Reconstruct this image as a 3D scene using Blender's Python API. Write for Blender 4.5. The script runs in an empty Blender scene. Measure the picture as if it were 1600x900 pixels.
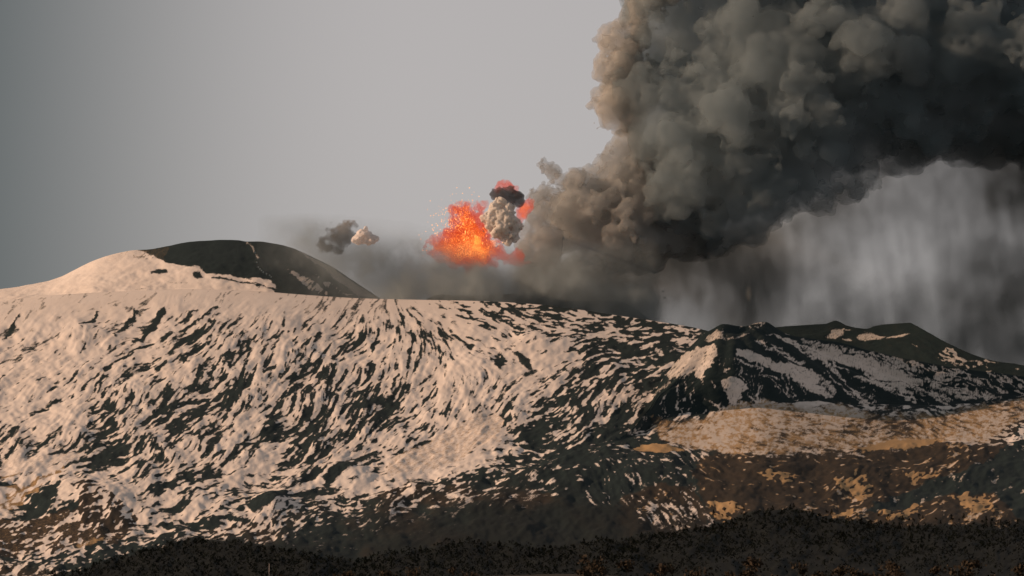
import bpy, math, random
import numpy as np
import openvdb
from mathutils import Vector

random.seed(7)
RNG = np.random.default_rng(11)
C = bpy.context.scene.collection
S = bpy.context.scene

# ------------------------------------------------------------------ camera, light, exposure
K = math.tan(math.radians(7.6)) / 800.0          # tangent per photograph pixel
PITCH = math.radians(7.09)
CP, SP = math.cos(PITCH), math.sin(PITCH)

cam = bpy.data.cameras.new("camera")
cam.sensor_width = 36
cam.lens = 18 / math.tan(math.radians(7.6))
cam.clip_start, cam.clip_end = 10, 300000
cam_o = bpy.data.objects.new("camera", cam)
C.objects.link(cam_o)
cam_o.rotation_euler = (math.radians(90) + PITCH, 0, 0)
S.camera = cam_o

SUN_EL, SUN_AZ = math.radians(20), math.radians(-94)     # azimuth from +Y towards +X
sun = bpy.data.lights.new("sun", "SUN")
sun.energy, sun.angle, sun.color = 4.9, math.radians(0.5), (1.0, 0.655, 0.43)
sun_o = bpy.data.objects.new("sun", sun)
C.objects.link(sun_o)
sd = Vector((math.sin(SUN_AZ) * math.cos(SUN_EL), math.cos(SUN_AZ) * math.cos(SUN_EL), math.sin(SUN_EL)))
sun_o.rotation_euler = sd.to_track_quat('Z', 'Y').to_euler()

W = bpy.data.worlds.new("World")
S.world = W
W.use_nodes = True
nt = W.node_tree
nt.nodes.clear()
N = nt.nodes.new
sky = N("ShaderNodeTexSky")
sky.sky_type = 'NISHITA'
sky.sun_disc = False
sky.sun_elevation, sky.sun_rotation = SUN_EL, SUN_AZ
sky.altitude, sky.air_density, sky.dust_density, sky.ozone_density = 800, 1.0, 5.0, 1.0
hs = N("ShaderNodeHueSaturation")
hs.inputs["Saturation"].default_value = 0.12
tc = N("ShaderNodeTexCoord")
sep = N("ShaderNodeSeparateXYZ")
az = N("ShaderNodeMath"); az.operation = 'ARCTAN2'
ramp = N("ShaderNodeMapRange"); ramp.interpolation_type = 'SMOOTHERSTEP'
ramp.inputs["From Min"].default_value, ramp.inputs["From Max"].default_value = math.radians(-11.5), math.radians(-0.5)
tint = N("ShaderNodeMix"); tint.data_type = 'RGBA'
tint.inputs["A"].default_value = (0.125, 0.17, 0.175, 1)
tint.inputs["B"].default_value = (1.0, 0.93, 0.90, 1)
mul = N("ShaderNodeMix"); mul.data_type = 'RGBA'; mul.blend_type = 'MULTIPLY'
mul.inputs["Factor"].default_value = 1
bg = N("ShaderNodeBackground"); bg.inputs["Strength"].default_value = 0.145
out = N("ShaderNodeOutputWorld")
L = nt.links.new
L(sky.outputs[0], hs.inputs["Color"])
L(tc.outputs["Generated"], sep.inputs[0])
L(sep.outputs["X"], az.inputs[0]); L(sep.outputs["Y"], az.inputs[1])
L(az.outputs[0], ramp.inputs["Value"])
L(ramp.outputs[0], tint.inputs["Factor"])
L(hs.outputs[0], mul.inputs["A"]); L(tint.outputs["Result"], mul.inputs["B"])
L(mul.outputs["Result"], bg.inputs["Color"]); L(bg.outputs[0], out.inputs["Surface"])

S.view_settings.view_transform = 'Standard'
S.view_settings.look = 'None'
S.view_settings.exposure = 0
S.view_settings.gamma = 1
S.view_settings.use_curve_mapping = False
S.cycles.use_denoising = True
S.cycles.max_bounces = 8
S.cycles.diffuse_bounces = 2
S.cycles.volume_bounces = 3
S.cycles.transparent_max_bounces = 64
S.cycles.volume_step_rate = 1.0
S.cycles.volume_max_steps = 256
S.cycles.sample_clamp_indirect = 4


# ------------------------------------------------------------------ helpers
def at(px, py, d):
    """World points at distance d (metres along y) whose place in the photograph is px, py."""
    px, py, d = np.broadcast_arrays(np.asarray(px, float), np.asarray(py, float), np.asarray(d, float))
    vx, vv = (px - 800) * K, (450 - py) * K
    fy, fz = CP - vv * SP, SP + vv * CP
    return np.stack([vx / fy * d, d, fz / fy * d], -1)


def to_px(p):
    f = p[..., 1] * CP + p[..., 2] * SP
    u = -p[..., 1] * SP + p[..., 2] * CP
    return 800 + p[..., 0] / f / K, 450 - u / f / K


def mesh_from(name, verts, faces, mat=None, parent=None, smooth=True, attrs=None):
    me = bpy.data.meshes.new(name)
    verts = np.ascontiguousarray(verts, np.float32).reshape(-1, 3)
    faces = np.ascontiguousarray(faces, np.int32)
    n = faces.shape[1]
    me.vertices.add(len(verts)); me.vertices.foreach_set("co", verts.ravel())
    me.loops.add(faces.size); me.loops.foreach_set("vertex_index", faces.ravel())
    me.polygons.add(len(faces))
    me.polygons.foreach_set("loop_start", np.arange(0, faces.size, n, dtype=np.int32))
    me.polygons.foreach_set("use_smooth", np.full(len(faces), smooth))
    for k, v in (attrs or {}).items():
        a = me.attributes.new(k, 'FLOAT', 'POINT')
        a.data.foreach_set("value", np.ascontiguousarray(v, np.float32).ravel())
    me.update(calc_edges=True)
    me.validate()
    if mat:
        me.materials.append(mat)
    o = bpy.data.objects.new(name, me)
    C.objects.link(o)
    o.parent = parent
    return o


def tag(o, label=None, cat=None, group=None, kind=None):
    for k, v in (("label", label), ("category", cat), ("group", group), ("kind", kind)):
        if v:
            o[k] = v
    return o


def grid_faces(nr, nc):
    i = np.arange(nr * nc).reshape(nr, nc)
    return np.stack([i[:-1, :-1], i[:-1, 1:], i[1:, 1:], i[1:, :-1]], -1).reshape(-1, 4)


def bil(a, x, y):
    """Bilinear lookup of array a[y, x], clamped."""
    h, w = a.shape
    x = np.clip(x, 0, w - 1.001); y = np.clip(y, 0, h - 1.001)
    x0 = x.astype(np.int32); y0 = y.astype(np.int32)
    fx = (x - x0).astype(np.float32); fy = (y - y0).astype(np.float32)
    f = a.ravel(); i = y0 * w + x0
    return (f[i] * (1 - fx) + f[i + 1] * fx) * (1 - fy) + (f[i + w] * (1 - fx) + f[i + w + 1] * fx) * fy


def up_matrix(n, cells):
    """Cubic B-spline weights that stretch a lattice of cells+3 values over n samples."""
    t = np.linspace(0, cells, n, endpoint=False)
    k = t.astype(int); f = t - k
    w = np.zeros((n, cells + 3), np.float32)
    r = np.arange(n)
    w[r, k] = (1 - f) ** 3 / 6
    w[r, k + 1] = (3 * f ** 3 - 6 * f ** 2 + 4) / 6
    w[r, k + 2] = (-3 * f ** 3 + 3 * f ** 2 + 3 * f + 1) / 6
    w[r, k + 3] = f ** 3 / 6
    return w


def noise2(h, w, sy, sx, octaves=4, gain=0.5, seed=0):
    """fBm on an h x w raster, feature size sy x sx cells; about zero mean, unit deviation."""
    g = np.random.default_rng(seed)
    o = np.zeros((h, w), np.float32); a = 1.0
    for _ in range(octaves):
        cy, cx = max(1, int(round(h / sy))), max(1, int(round(w / sx)))
        o += a * (up_matrix(h, cy) @ g.standard_normal((cy + 3, cx + 3)).astype(np.float32) @ up_matrix(w, cx).T)
        a *= gain; sy /= 2; sx /= 2
        if sy < 1 or sx < 1:
            break
    return (o - o.mean()) / o.std()


def noise3(shape, s, octaves=4, gain=0.5, seed=0):
    """fBm on a 3-D grid, feature size s = (sx, sy, sz) cells."""
    g = np.random.default_rng(seed)
    o = np.zeros(shape, np.float32); a = 1.0
    s = list(s)
    for _ in range(octaves):
        c = [max(1, int(round(n / q))) for n, q in zip(shape, s)]
        r = g.standard_normal([k + 3 for k in c]).astype(np.float32)
        for ax in range(3):
            r = np.moveaxis(np.tensordot(up_matrix(shape[ax], c[ax]), r, (1, ax)), 0, ax)
        o += a * r
        a *= gain; s = [q / 2 for q in s]
        if min(s) < 1.2:
            break
    return (o - o.mean()) / o.std()


def smooth(a, b, x):
    t = np.clip((x - a) / (b - a), 0, 1)
    return t * t * (3 - 2 * t)


def rank(a):
    """Values replaced by their place in the order, 0..1."""
    q = np.quantile(a[::3, ::3], np.linspace(0, 1, 257))
    return np.interp(a, q, np.linspace(0, 1, 257)).astype(np.float32)


# ------------------------------------------------------------------ materials
def material(name):
    m = bpy.data.materials.new(name)
    m.use_nodes = True
    t = m.node_tree
    t.nodes.clear()
    return m, t, t.nodes.new, t.links.new


def ground_material():
    m, t, N, L = material("snow_rock_and_grass")
    o = N("ShaderNodeOutputMaterial"); b = N("ShaderNodeBsdfPrincipled")
    L(b.outputs[0], o.inputs[0])
    b.inputs["Specular IOR Level"].default_value = 0.15
    tc = N("ShaderNodeTexCoord")

    def attr(n):
        a = N("ShaderNodeAttribute"); a.attribute_name = n
        return a.outputs["Fac"]

    def noise(scale, detail=4, rough=0.6):
        mp = N("ShaderNodeMapping"); mp.inputs["Scale"].default_value = (scale, scale * 0.3, scale)
        n = N("ShaderNodeTexNoise"); n.inputs["Scale"].default_value = 1
        n.inputs["Detail"].default_value = detail; n.inputs["Roughness"].default_value = rough
        L(tc.outputs["Object"], mp.inputs[0]); L(mp.outputs[0], n.inputs["Vector"])
        return n.outputs["Fac"]

    def soft(att, nz, amount, width):
        """att pushed by noise, then a short ramp about a half."""
        s = N("ShaderNodeMath"); s.operation = 'SUBTRACT'; L(nz, s.inputs[0]); s.inputs[1].default_value = 0.5
        a = N("ShaderNodeMath"); a.operation = 'MULTIPLY_ADD'; L(s.outputs[0], a.inputs[0]); a.inputs[1].default_value = amount; L(att, a.inputs[2])
        r = N("ShaderNodeMapRange"); r.interpolation_type = 'SMOOTHSTEP'
        r.inputs["From Min"].default_value, r.inputs["From Max"].default_value = 0.5 - width, 0.5 + width
        L(a.outputs[0], r.inputs["Value"])
        return r.outputs[0]

    def mix(f, a, b):
        x = N("ShaderNodeMix"); x.data_type = 'RGBA'
        L(f, x.inputs["Factor"])
        for v, s in ((a, "A"), (b, "B")):
            if isinstance(v, tuple):
                x.inputs[s].default_value = (*v, 1)
            else:
                L(v, x.inputs[s])
        return x.outputs["Result"]

    r1 = N("ShaderNodeMapping"); r1.inputs["Rotation"].default_value = (0, 0, math.radians(12))
    r2 = N("ShaderNodeMapping"); r2.inputs["Scale"].default_value = (0.30, 0.034, 0.06)
    rn = N("ShaderNodeTexNoise"); rn.inputs["Scale"].default_value = 1; rn.inputs["Detail"].default_value = 4; rn.inputs["Roughness"].default_value = .7
    L(tc.outputs["Object"], r1.inputs[0]); L(r1.outputs[0], r2.inputs[0]); L(r2.outputs[0], rn.inputs["Vector"])
    run = rn.outputs["Fac"]                            # fine streaks down the slope
    fine, mid, big = noise(0.22, 5, 0.75), noise(0.035), noise(0.006, 3)
    rock = mix(mid, mix(fine, (0.004, 0.0098, 0.0108), (0.0135, 0.027, 0.029)), mix(run, (0.0055, 0.0115, 0.0125), (0.022, 0.036, 0.038)))
    brown = mix(mid, (0.015, 0.013, 0.0105), (0.050, 0.038, 0.028))
    grass = mix(fine, (0.24, 0.145, 0.062), (0.47, 0.315, 0.17))
    snow = mix(big, (0.66, 0.57, 0.51), (0.78, 0.70, 0.65))
    dirty = mix(mid, (0.36, 0.30, 0.25), (0.60, 0.53, 0.47))
    snow = mix(soft(attr("dirt"), mid, 0.7, 0.35), snow, dirty)
    base = mix(soft(attr("brown"), mid, 0.5, 0.3), rock, brown)
    base = mix(attr("shaded_floor"), base, mix(fine, (0.0035, 0.0050, 0.0050), (0.0085, 0.0105, 0.0100)))  # near-black floor tone holds the shade under the trees
    base = mix(soft(attr("grass"), fine, 0.9, 0.2), base, grass)
    base = mix(soft(attr("snow"), run, 1.5, 0.22), base, snow)
    L(base, b.inputs["Base Color"])
    b.inputs["Roughness"].default_value = 0.9
    bp = N("ShaderNodeBump"); bp.inputs["Strength"].default_value = 0.3; bp.inputs["Distance"].default_value = 3.0
    L(fine, bp.inputs["Height"]); L(bp.outputs[0], b.inputs["Normal"])
    return m


GROUND = ground_material()


# ------------------------------------------------------------------ what covers the ground, drawn once over a raster
X0, Y0, CW, CH = -240, 340, 2100, 640
XX, YY = np.meshgrid(np.arange(CW) + X0, np.arange(CH) + Y0)
XX = XX.astype(np.float32); YY = YY.astype(np.float32)


def curve(pts, x):
    """Smooth monotone curve through points (x, y)."""
    p = np.array(pts, float)
    h, dl = np.diff(p[:, 0]), np.diff(p[:, 1]) / np.diff(p[:, 0])
    m = np.zeros(len(p)); m[0], m[-1] = dl[0], dl[-1]
    a, b = dl[:-1], dl[1:]
    same = a * b > 0
    m[1:-1][same] = (3 * (h[:-1] + h[1:]) / ((2 * h[1:] + h[:-1]) / np.where(same, a, 1) + (h[1:] + 2 * h[:-1]) / np.where(same, b, 1)))[same]
    x = np.clip(x, p[0, 0], p[-1, 0])
    i = np.clip(np.searchsorted(p[:, 0], x) - 1, 0, len(h) - 1)
    t = (x - p[i, 0]) / h[i]
    return ((2 * t ** 3 - 3 * t ** 2 + 1) * p[i, 1] + (t ** 3 - 2 * t ** 2 + t) * h[i] * m[i] + (3 * t ** 2 - 2 * t ** 3) * p[i + 1, 1] + (t ** 3 - t ** 2) * h[i] * m[i + 1])


def blend(table, sx=90, sy=55):
    """Gaussian-weighted blend of rows (x, y, value...) over the raster, worked at a quarter size."""
    gx, gy = np.meshgrid(np.arange(0, CW, 6) + X0, np.arange(0, CH, 6) + Y0)
    ws = 0; acc = [0] * (len(table[0]) - 2)
    for r in table:
        w = np.exp(-((gx - r[0]) / sx) ** 2 - ((gy - r[1]) / sy) ** 2) + 1e-9 / (1 + ((gx - r[0]) / sx) ** 2 + ((gy - r[1]) / sy) ** 2)
        ws = ws + w
        acc = [a + w * v for a, v in zip(acc, r[2:])]
    xs, ys = (XX - X0) / 6, (YY - Y0) / 6
    return [bil((a / ws).astype(np.float32), xs, ys) for a in acc]


WX = noise2(CH, CW, 24, 36, 4, 0.6, 91)
WY = noise2(CH, CW, 24, 36, 4, 0.6, 92)
FX = noise2(CH, CW, 5, 7, 3, 0.7, 93)
FY = noise2(CH, CW, 5, 7, 3, 0.7, 94)
FF = noise2(CH, CW, 2.2, 3.2, 2, 0.8, 95)


def inside(poly, warp=3.0, fine=1.8, edge=2.2):
    """Ragged-edged polygon as a 0..1 mask over the raster."""
    p = np.array(poly, float)
    pad = 4 * (warp + fine) + 8
    xa, xb = int(max(0, p[:, 0].min() - X0 - pad)), int(min(CW, p[:, 0].max() - X0 + pad))
    ya, yb = int(max(0, p[:, 1].min() - Y0 - pad)), int(min(CH, p[:, 1].max() - Y0 + pad))
    o = np.zeros((CH, CW), np.float32)
    if xb <= xa or yb <= ya:
        return o
    sl = (slice(ya, yb), slice(xa, xb))
    x = XX[sl] + warp * WX[sl] + fine * FX[sl]
    y = YY[sl] + 0.6 * (warp * WY[sl] + fine * FY[sl])
    ins = np.zeros(x.shape, bool); dist = np.full(x.shape, 1e9, np.float32)
    for i in range(len(p)):
        (ax, ay), (bx, by) = p[i - 1], p[i]
        if ay != by:
            c = ((ay > y) != (by > y)) & (x < (bx - ax) * (y - ay) / (by - ay) + ax)
            ins ^= c
        l2 = (bx - ax) ** 2 + (by - ay) ** 2 + 1e-6
        t = np.clip(((x - ax) * (bx - ax) + (y - ay) * (by - ay)) / l2, 0, 1)
        dist = np.minimum(dist, np.hypot(x - ax - t * (bx - ax), y - ay - t * (by - ay)))
    sdv = np.where(ins, dist, -dist)
    o[sl] = smooth(-edge, edge, sdv)
    return o


def stroke(pts, width, **kw):
    """A ragged band along a polyline of (x, y)."""
    p = np.array(pts, float)
    n = np.gradient(p, axis=0); n = np.stack([-n[:, 1], n[:, 0]], 1) / (np.linalg.norm(n, axis=1, keepdims=True) + 1e-9)
    w = np.broadcast_to(np.asarray(width, float), len(p))[:, None] / 2
    return inside(np.concatenate([p + n * w, (p - n * w)[::-1]]), **kw)


# direction of the lava ridges in the picture (degrees up from horizontal)
ANG = [(-150, 520, 40), (0, 500, 48), (0, 600, 42), (0, 700, 34), (120, 520, 50), (120, 620, 42), (120, 700, 36), (250, 500, 42), (250, 600, 40),
       (250, 700, 42), (380, 490, 38), (380, 580, 46), (380, 680, 42), (470, 500, 46), (470, 600, 50), (470, 680, 46), (550, 490, 62), (560, 570, 58),
       (560, 640, 52), (620, 490, 100), (640, 560, 80), (640, 620, 48), (700, 480, 150), (720, 540, 145), (720, 600, 95), (700, 640, 35),
       (820, 490, 158), (820, 560, 150), (810, 620, 40), (900, 500, 165), (900, 570, 40), (880, 640, 45), (980, 520, 175), (980, 580, 30), (960, 660, 35),
       (1050, 540, 15), (1030, 620, 60), (300, 760, 30), (150, 770, 25), (450, 750, 25), (600, 730, 22), (750, 710, 20), (300, 830, 12), (600, 800, 20),
       (800, 760, 22), (1000, 720, 150), (1000, 790, 140), (1250, 700, 170), (1250, 780, 5), (1450, 680, 170), (1450, 780, 20), (1700, 700, 30), (1600, 640, 165)]
vx, vy = blend([(x, y, math.cos(math.radians(2 * a)), math.sin(math.radians(2 * a))) for x, y, a in ANG])
THETA = 0.5 * np.arctan2(vy, vx) + 0.26 * WX
DX, DY = np.cos(THETA).astype(np.float32), -np.sin(THETA).astype(np.float32)


def streaks(feature, length, step, seed):
    """Noise drawn out along the ridge directions."""
    n = noise2(CH, CW, feature, feature, 2, 0.5, seed)
    acc = np.zeros_like(n); tot = 0
    q = 2 if feature > 5 else 1
    gx, gy = (XX - X0)[::q, ::q], (YY - Y0)[::q, ::q]
    acc = np.zeros_like(gx)
    for sgn in (1, -1):
        x, y = gx.copy(), gy.copy()
        pdx, pdy = DX[::q, ::q] * sgn, DY[::q, ::q] * sgn
        for k in range(int(length / step)):
            w = 0.5 + 0.5 * math.cos(math.pi * k * step / length)
            acc += w * bil(n, x, y); tot += w
            ix = np.clip(x, 0, CW - 1).astype(np.int32); iy = np.clip(y, 0, CH - 1).astype(np.int32)
            dx, dy = DX[iy, ix], DY[iy, ix]
            s = np.sign(dx * pdx + dy * pdy); s[s == 0] = 1
            pdx, pdy = dx * s, dy * s
            x += pdx * step; y += pdy * step
    if q > 1:
        acc = bil(acc, (XX - X0) / q, (YY - Y0) / q)
    return ((acc - acc.mean()) / acc.std()).astype(np.float32)


S1 = streaks(5.4, 42, 3.0, 1)
S2 = streaks(2.6, 22, 1.6, 2)
S3 = streaks(1.5, 10, 1.0, 3)
S0 = streaks(1.15, 6, 0.8, 5)
CL = noise2(CH, CW, 40, 60, 3, 0.5, 4)
RK = rank(0.52 * S1 + 0.66 * S2 + 0.62 * S3 + 0.46 * S0 + 0.42 * CL + 0.22 * FX + 0.20 * FF + 0.20 * WX)

# share of bare rock over the main slope
BARE = [(-150, 500, .1), (0, 470, .02), (150, 460, .01), (300, 462, .04), (420, 470, .08), (0, 520, .18), (60, 560, .22), (130, 500, .16), (0, 620, .28),
        (100, 640, .34), (0, 700, .34), (200, 500, .22), (250, 520, .30), (200, 580, .36), (200, 660, .44), (340, 490, .30), (340, 540, .40), (340, 620, .48), (340, 700, .50),
        (460, 485, .22), (470, 520, .42), (470, 560, .50), (450, 640, .54), (450, 700, .46), (560, 490, .32), (560, 540, .52), (560, 620, .56), (560, 680, .42),
        (640, 480, .28), (640, 520, .44), (640, 580, .50), (640, 650, .42), (720, 480, .48), (740, 510, .36), (720, 560, .34), (720, 600, .40), (720, 640, .36), (800, 485, .66), (800, 520, .44),
        (790, 550, .22), (830, 580, .12), (780, 600, .20), (760, 640, .34), (880, 495, .66), (880, 530, .36), (880, 575, .14), (960, 500, .72), (950, 530, .45), (930, 560, .42),
        (900, 610, .55), (840, 640, .52), (860, 680, .66), (960, 590, .62), (960, 640, .70), (980, 690, .80), (1040, 520, .84), (1040, 560, .74), (1010, 600, .74), (1090, 530, .86),
        (150, 745, .40), (250, 740, .45), (300, 790, .35), (220, 810, .48), (400, 740, .34), (480, 760, .34), (560, 740, .36), (680, 715, .30), (100, 830, .52), (0, 780, .30), (0, 830, .5),
        (1200, 580, .5), (1500, 600, .4)]
THR = blend([(x, y, v * (.82 if x < 300 else 1.0)) for x, y, v in BARE], 60, 36)[0]
CREST = [(-260, 500), (-200, 492), (0, 470), (100, 460), (200, 455), (300, 452), (400, 455), (480, 461), (560, 466), (640, 468), (740, 470), (820, 474), (900, 483),
         (960, 492), (1020, 501), (1080, 511), (1110, 518), (1200, 548), (1300, 580), (1400, 602), (1600, 610), (1900, 612)]
THR *= .93 * (1 - (1 - smooth(600, 860, XX + 30 * WX)) * .7 * (1 - smooth(4, 62, YY - curve(CREST, XX) + 6 * WY)))
SNOW = np.clip(0.5 + (RK - THR) * 2.1, 0, 1)
SHADED_FLOOR = np.zeros_like(SNOW)                      # forest floor, with the shade under the trees painted into its colour
GRASS = np.zeros_like(SNOW); BROWN = np.zeros_like(SNOW)
DIRT = np.clip(.75 - np.abs(RK - THR - .06) * 5, 0, 1) * smooth(-1.2, .6, noise2(CH, CW, 14, 18, 3, .6, 97))


def cover(mask, snow=None, grass=None, brown=None, dirt=None):
    global SNOW, GRASS, BROWN, DIRT
    if snow is not None: SNOW = SNOW * (1 - mask) + snow * mask
    if grass is not None: GRASS = GRASS * (1 - mask) + grass * mask
    if brown is not None: BROWN = BROWN * (1 - mask) + brown * mask
    if dirt is not None: DIRT = DIRT * (1 - mask) + dirt * mask


def flecks(share, a=RK, k=3.0):
    """Streaked cover: about this share of it is snow."""
    return np.clip(0.5 + (a - (1 - share)) * k, 0, 1)


R2 = rank(0.4 * S2 + 0.65 * S3 + .5 * S0 + 0.35 * CL + 0.3 * FX + .3 * FF)
R3 = rank(0.9 * FX + 0.5 * S3 + 0.5 * CL)
R4 = rank(FF + .5 * S3 + .35 * FX + .3 * WX)

# patches of thin dry grass on the snow
cover(inside([(605, 720), (640, 700), (700, 672), (770, 645), (785, 652), (780, 690), (700, 720), (640, 738), (600, 745)], 4), snow=0.62, grass=0.9)
cover(inside([(610, 742), (700, 728), (780, 700), (795, 680), (790, 705), (700, 745), (620, 758)], 3), snow=1, grass=0)
cover(inside([(-240, 790), (0, 765), (60, 735), (100, 728), (60, 770), (0, 800), (-240, 830)], 5), grass=0.6)
cover(inside([(0, 720), (60, 712), (130, 700), (120, 714), (60, 735), (0, 748)], 4), snow=0.7, grass=0.6)
# small cone low on the left
cover(inside([(30, 800), (60, 768), (98, 756), (94, 772), (78, 796), (40, 812)], 2), snow=flecks(.12, R2))
cover(inside([(98, 758), (140, 746), (150, 760), (120, 780), (86, 792)], 2), snow=0.85)
cover(inside([(110, 768), (150, 760), (190, 790), (216, 806), (205, 832), (150, 836), (110, 810), (125, 790)], 3), snow=flecks(.30, R2), brown=.8)
cover(inside([(140, 746), (152, 744), (200, 775), (224, 798), (216, 806), (190, 788), (152, 764)], 1.5), snow=0.95, grass=0)
cover(inside([(-240, 760), (0, 752), (26, 752), (36, 768), (22, 762), (0, 762), (-240, 775)], 2), snow=0)
cover(inside([(-240, 752), (0, 747), (40, 740), (0, 742), (-240, 745)], 2, 1), snow=0.05)
cover(inside([(-240, 825), (0, 812), (90, 800), (200, 838), (160, 856), (0, 868), (-240, 890)], 5), snow=flecks(.42, R2), brown=1, grass=.35)
cover(inside([(120, 850), (170, 838), (165, 848), (120, 855)], 2), grass=.95, snow=.1)
# dark knolls along the lower edge
cover(inside([(385, 792), (400, 778), (430, 766), (455, 768), (450, 776), (424, 796), (400, 806)], 1.5), snow=0)
cover(inside([(285, 822), (330, 806), (350, 786), (372, 776), (392, 776), (384, 795), (360, 808), (400, 806), (360, 824), (300, 832)], 2), snow=flecks(.14, R2))
cover(inside([(340, 810), (330, 803), (356, 800), (372, 782), (388, 780), (376, 792), (350, 806)], 1.5), snow=flecks(.7, R2))
cover(inside([(500, 748), (525, 728), (555, 724), (562, 730), (535, 742), (520, 752)], 1.5), snow=0)
cover(inside([(535, 750), (560, 732), (580, 735), (560, 748)], 1.5), snow=1)
cover(inside([(470, 770), (500, 760), (528, 758), (500, 768), (480, 772)], 1.5), snow=0)
# dark wooded hillside in front, its upper edge rising to the right
EDGE = [(-240, 890), (0, 868), (120, 852), (220, 836), (300, 822), (400, 808), (460, 792), (560, 765), (650, 746), (740, 728), (820, 712), (900, 705), (1000, 705), (1040, 712),
        (1080, 722), (1110, 760), (1115, 900)]
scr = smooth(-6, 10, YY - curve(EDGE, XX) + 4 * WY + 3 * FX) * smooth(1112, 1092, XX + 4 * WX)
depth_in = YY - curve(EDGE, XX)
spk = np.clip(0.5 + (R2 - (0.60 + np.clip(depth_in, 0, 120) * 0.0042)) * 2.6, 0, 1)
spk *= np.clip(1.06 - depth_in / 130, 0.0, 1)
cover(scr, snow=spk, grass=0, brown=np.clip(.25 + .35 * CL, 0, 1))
cover(inside([(840, 705), (900, 700), (1000, 703), (1075, 722), (1108, 760), (1108, 800), (1050, 770), (1000, 760), (900, 790), (830, 770)], 6), snow=flecks(.09, R2), brown=0.0)
cover(inside([(960, 778), (1010, 764), (1080, 768), (1100, 800), (1080, 828), (1000, 815)], 6, 3, 5), snow=flecks(.05, R2), brown=1, grass=flecks(.12, R4) * .8)
# tawny grass plain round the foot of the cinder cone
PL = [(1008, 652), (1100, 645), (1200, 622), (1300, 630), (1400, 640), (1500, 640), (1600, 620), (1860, 610), (1860, 690), (1600, 668), (1560, 700), (1480, 690),
      (1380, 705), (1250, 712), (1130, 712), (1075, 700), (1040, 688), (1015, 672)]
cover(inside(PL, 5, 3, 9), snow=np.clip(.46 + .55 * (R4 - .5) + .08 * CL, 0, 1), grass=np.clip(.60 + .10 * S3 + .1 * CL, 0, 1), brown=.8, dirt=.7)
cover(inside([(984, 700), (1000, 692), (1040, 694), (1070, 704), (1040, 712), (1000, 708)], 2), snow=.1, grass=.95)
cover(inside([(1008, 690), (1020, 680), (1050, 690), (1040, 697)], 1.5), snow=0, grass=0)
cover(inside([(1335, 705), (1400, 688), (1500, 690), (1440, 697), (1380, 704)], 2), snow=.05, grass=1)
# brown scrub below it
cover(inside([(1080, 716), (1130, 712), (1250, 712), (1380, 704), (1480, 692), (1560, 698), (1600, 690), (1860, 720), (1860, 830), (1112, 830)], 5, 3, 7),
      snow=flecks(.05, R2), grass=flecks(.16, R2, 2) * .9, brown=1, dirt=.7)
TAN = [[(1110, 790), (1140, 778), (1170, 796), (1168, 802), (1140, 804), (1120, 800)], [(1315, 752), (1360, 744), (1375, 760), (1345, 784), (1330, 775)],
       [(1365, 800), (1400, 785), (1435, 780), (1430, 800), (1400, 808)], [(1490, 775), (1540, 772), (1560, 795), (1510, 800)], [(1280, 805), (1330, 792), (1335, 806), (1285, 812)],
       [(1105, 800), (1135, 803), (1130, 818), (1112, 812)], [(1420, 745), (1470, 742), (1460, 755), (1425, 752)], [(1180, 745), (1230, 735), (1250, 745), (1200, 755)]]
for p in TAN:
    cover(inside(p, 5, 3), grass=flecks(.72, R2) * 1.0, snow=0, brown=1)
cover(inside([(1350, 800), (1390, 776), (1440, 760), (1520, 735), (1570, 705), (1600, 672), (1860, 660), (1860, 830), (1600, 830), (1560, 770), (1460, 775), (1400, 795)], 5),
      snow=flecks(.06, R3), grass=0, brown=.1)
cover(inside([(1545, 690), (1600, 655), (1860, 640), (1860, 690), (1580, 700)], 5), snow=flecks(.35, R2), grass=.2)
# forest floor along the bottom
FOR = [(-240, 915), (0, 905), (100, 892), (180, 870), (300, 842), (360, 846), (430, 858), (520, 866), (640, 858), (760, 845), (860, 848), (940, 845), (1020, 835), (1090, 828),
       (1130, 812), (1190, 800), (1240, 795), (1300, 812), (1380, 815), (1480, 820), (1600, 806), (1860, 800)]
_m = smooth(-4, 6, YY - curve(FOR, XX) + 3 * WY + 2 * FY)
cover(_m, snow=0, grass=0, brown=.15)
SHADED_FLOOR = np.maximum(_m, .75 * scr * smooth(30, 110, depth_in + 12 * WX))

# dark lava beyond the snow bowl, right of the crest
cover(inside([(900, 482), (960, 490), (1100, 512), (1095, 528), (1060, 545), (1010, 566), (1000, 556), (1050, 530), (1000, 512), (950, 500)], 4), snow=flecks(.16, R2))
cover(stroke([(905, 592), (930, 578), (960, 565), (1000, 540), (1040, 526)], 5, warp=3), snow=.05)
cover(inside([(770, 562), (785, 552), (792, 568), (786, 580)], 3, 2), snow=.1)
cover(inside([(806, 548), (830, 560), (832, 578), (818, 572)], 3, 2), snow=.1)
# dark drifts picked out on the upper left of the slope
for p, w in (([(262, 482), (248, 492), (244, 500), (226, 514), (214, 530)], [5, 12, 9, 12, 4]), ([(312, 484), (290, 498), (278, 506)], [3, 5, 2]),
             ([(209, 484), (206, 498), (190, 510), (176, 524)], [3, 8, 7, 2]), ([(148, 486), (143, 500), (128, 512)], [4, 8, 3]),
             ([(340, 478), (320, 496), (300, 510)], [3, 5, 3]), ([(30, 490), (16, 510), (4, 530)], [3, 6, 3])):
    cover(stroke(p, w, warp=2, fine=2), snow=.0)


def look(a, px, py):
    return bil(a, np.asarray(px, np.float32) - X0, np.asarray(py, np.float32) - Y0)


# ------------------------------------------------------------------ terrain sheets
CREST_D = [(-260, 13300), (100, 13500), (600, 13500), (900, 13200), (1080, 12900), (1200, 12300), (1400, 12000), (1900, 12100)]
ANCHOR_D = [(-260, 7200), (1900, 7200)]
BOT = 985.0


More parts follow.
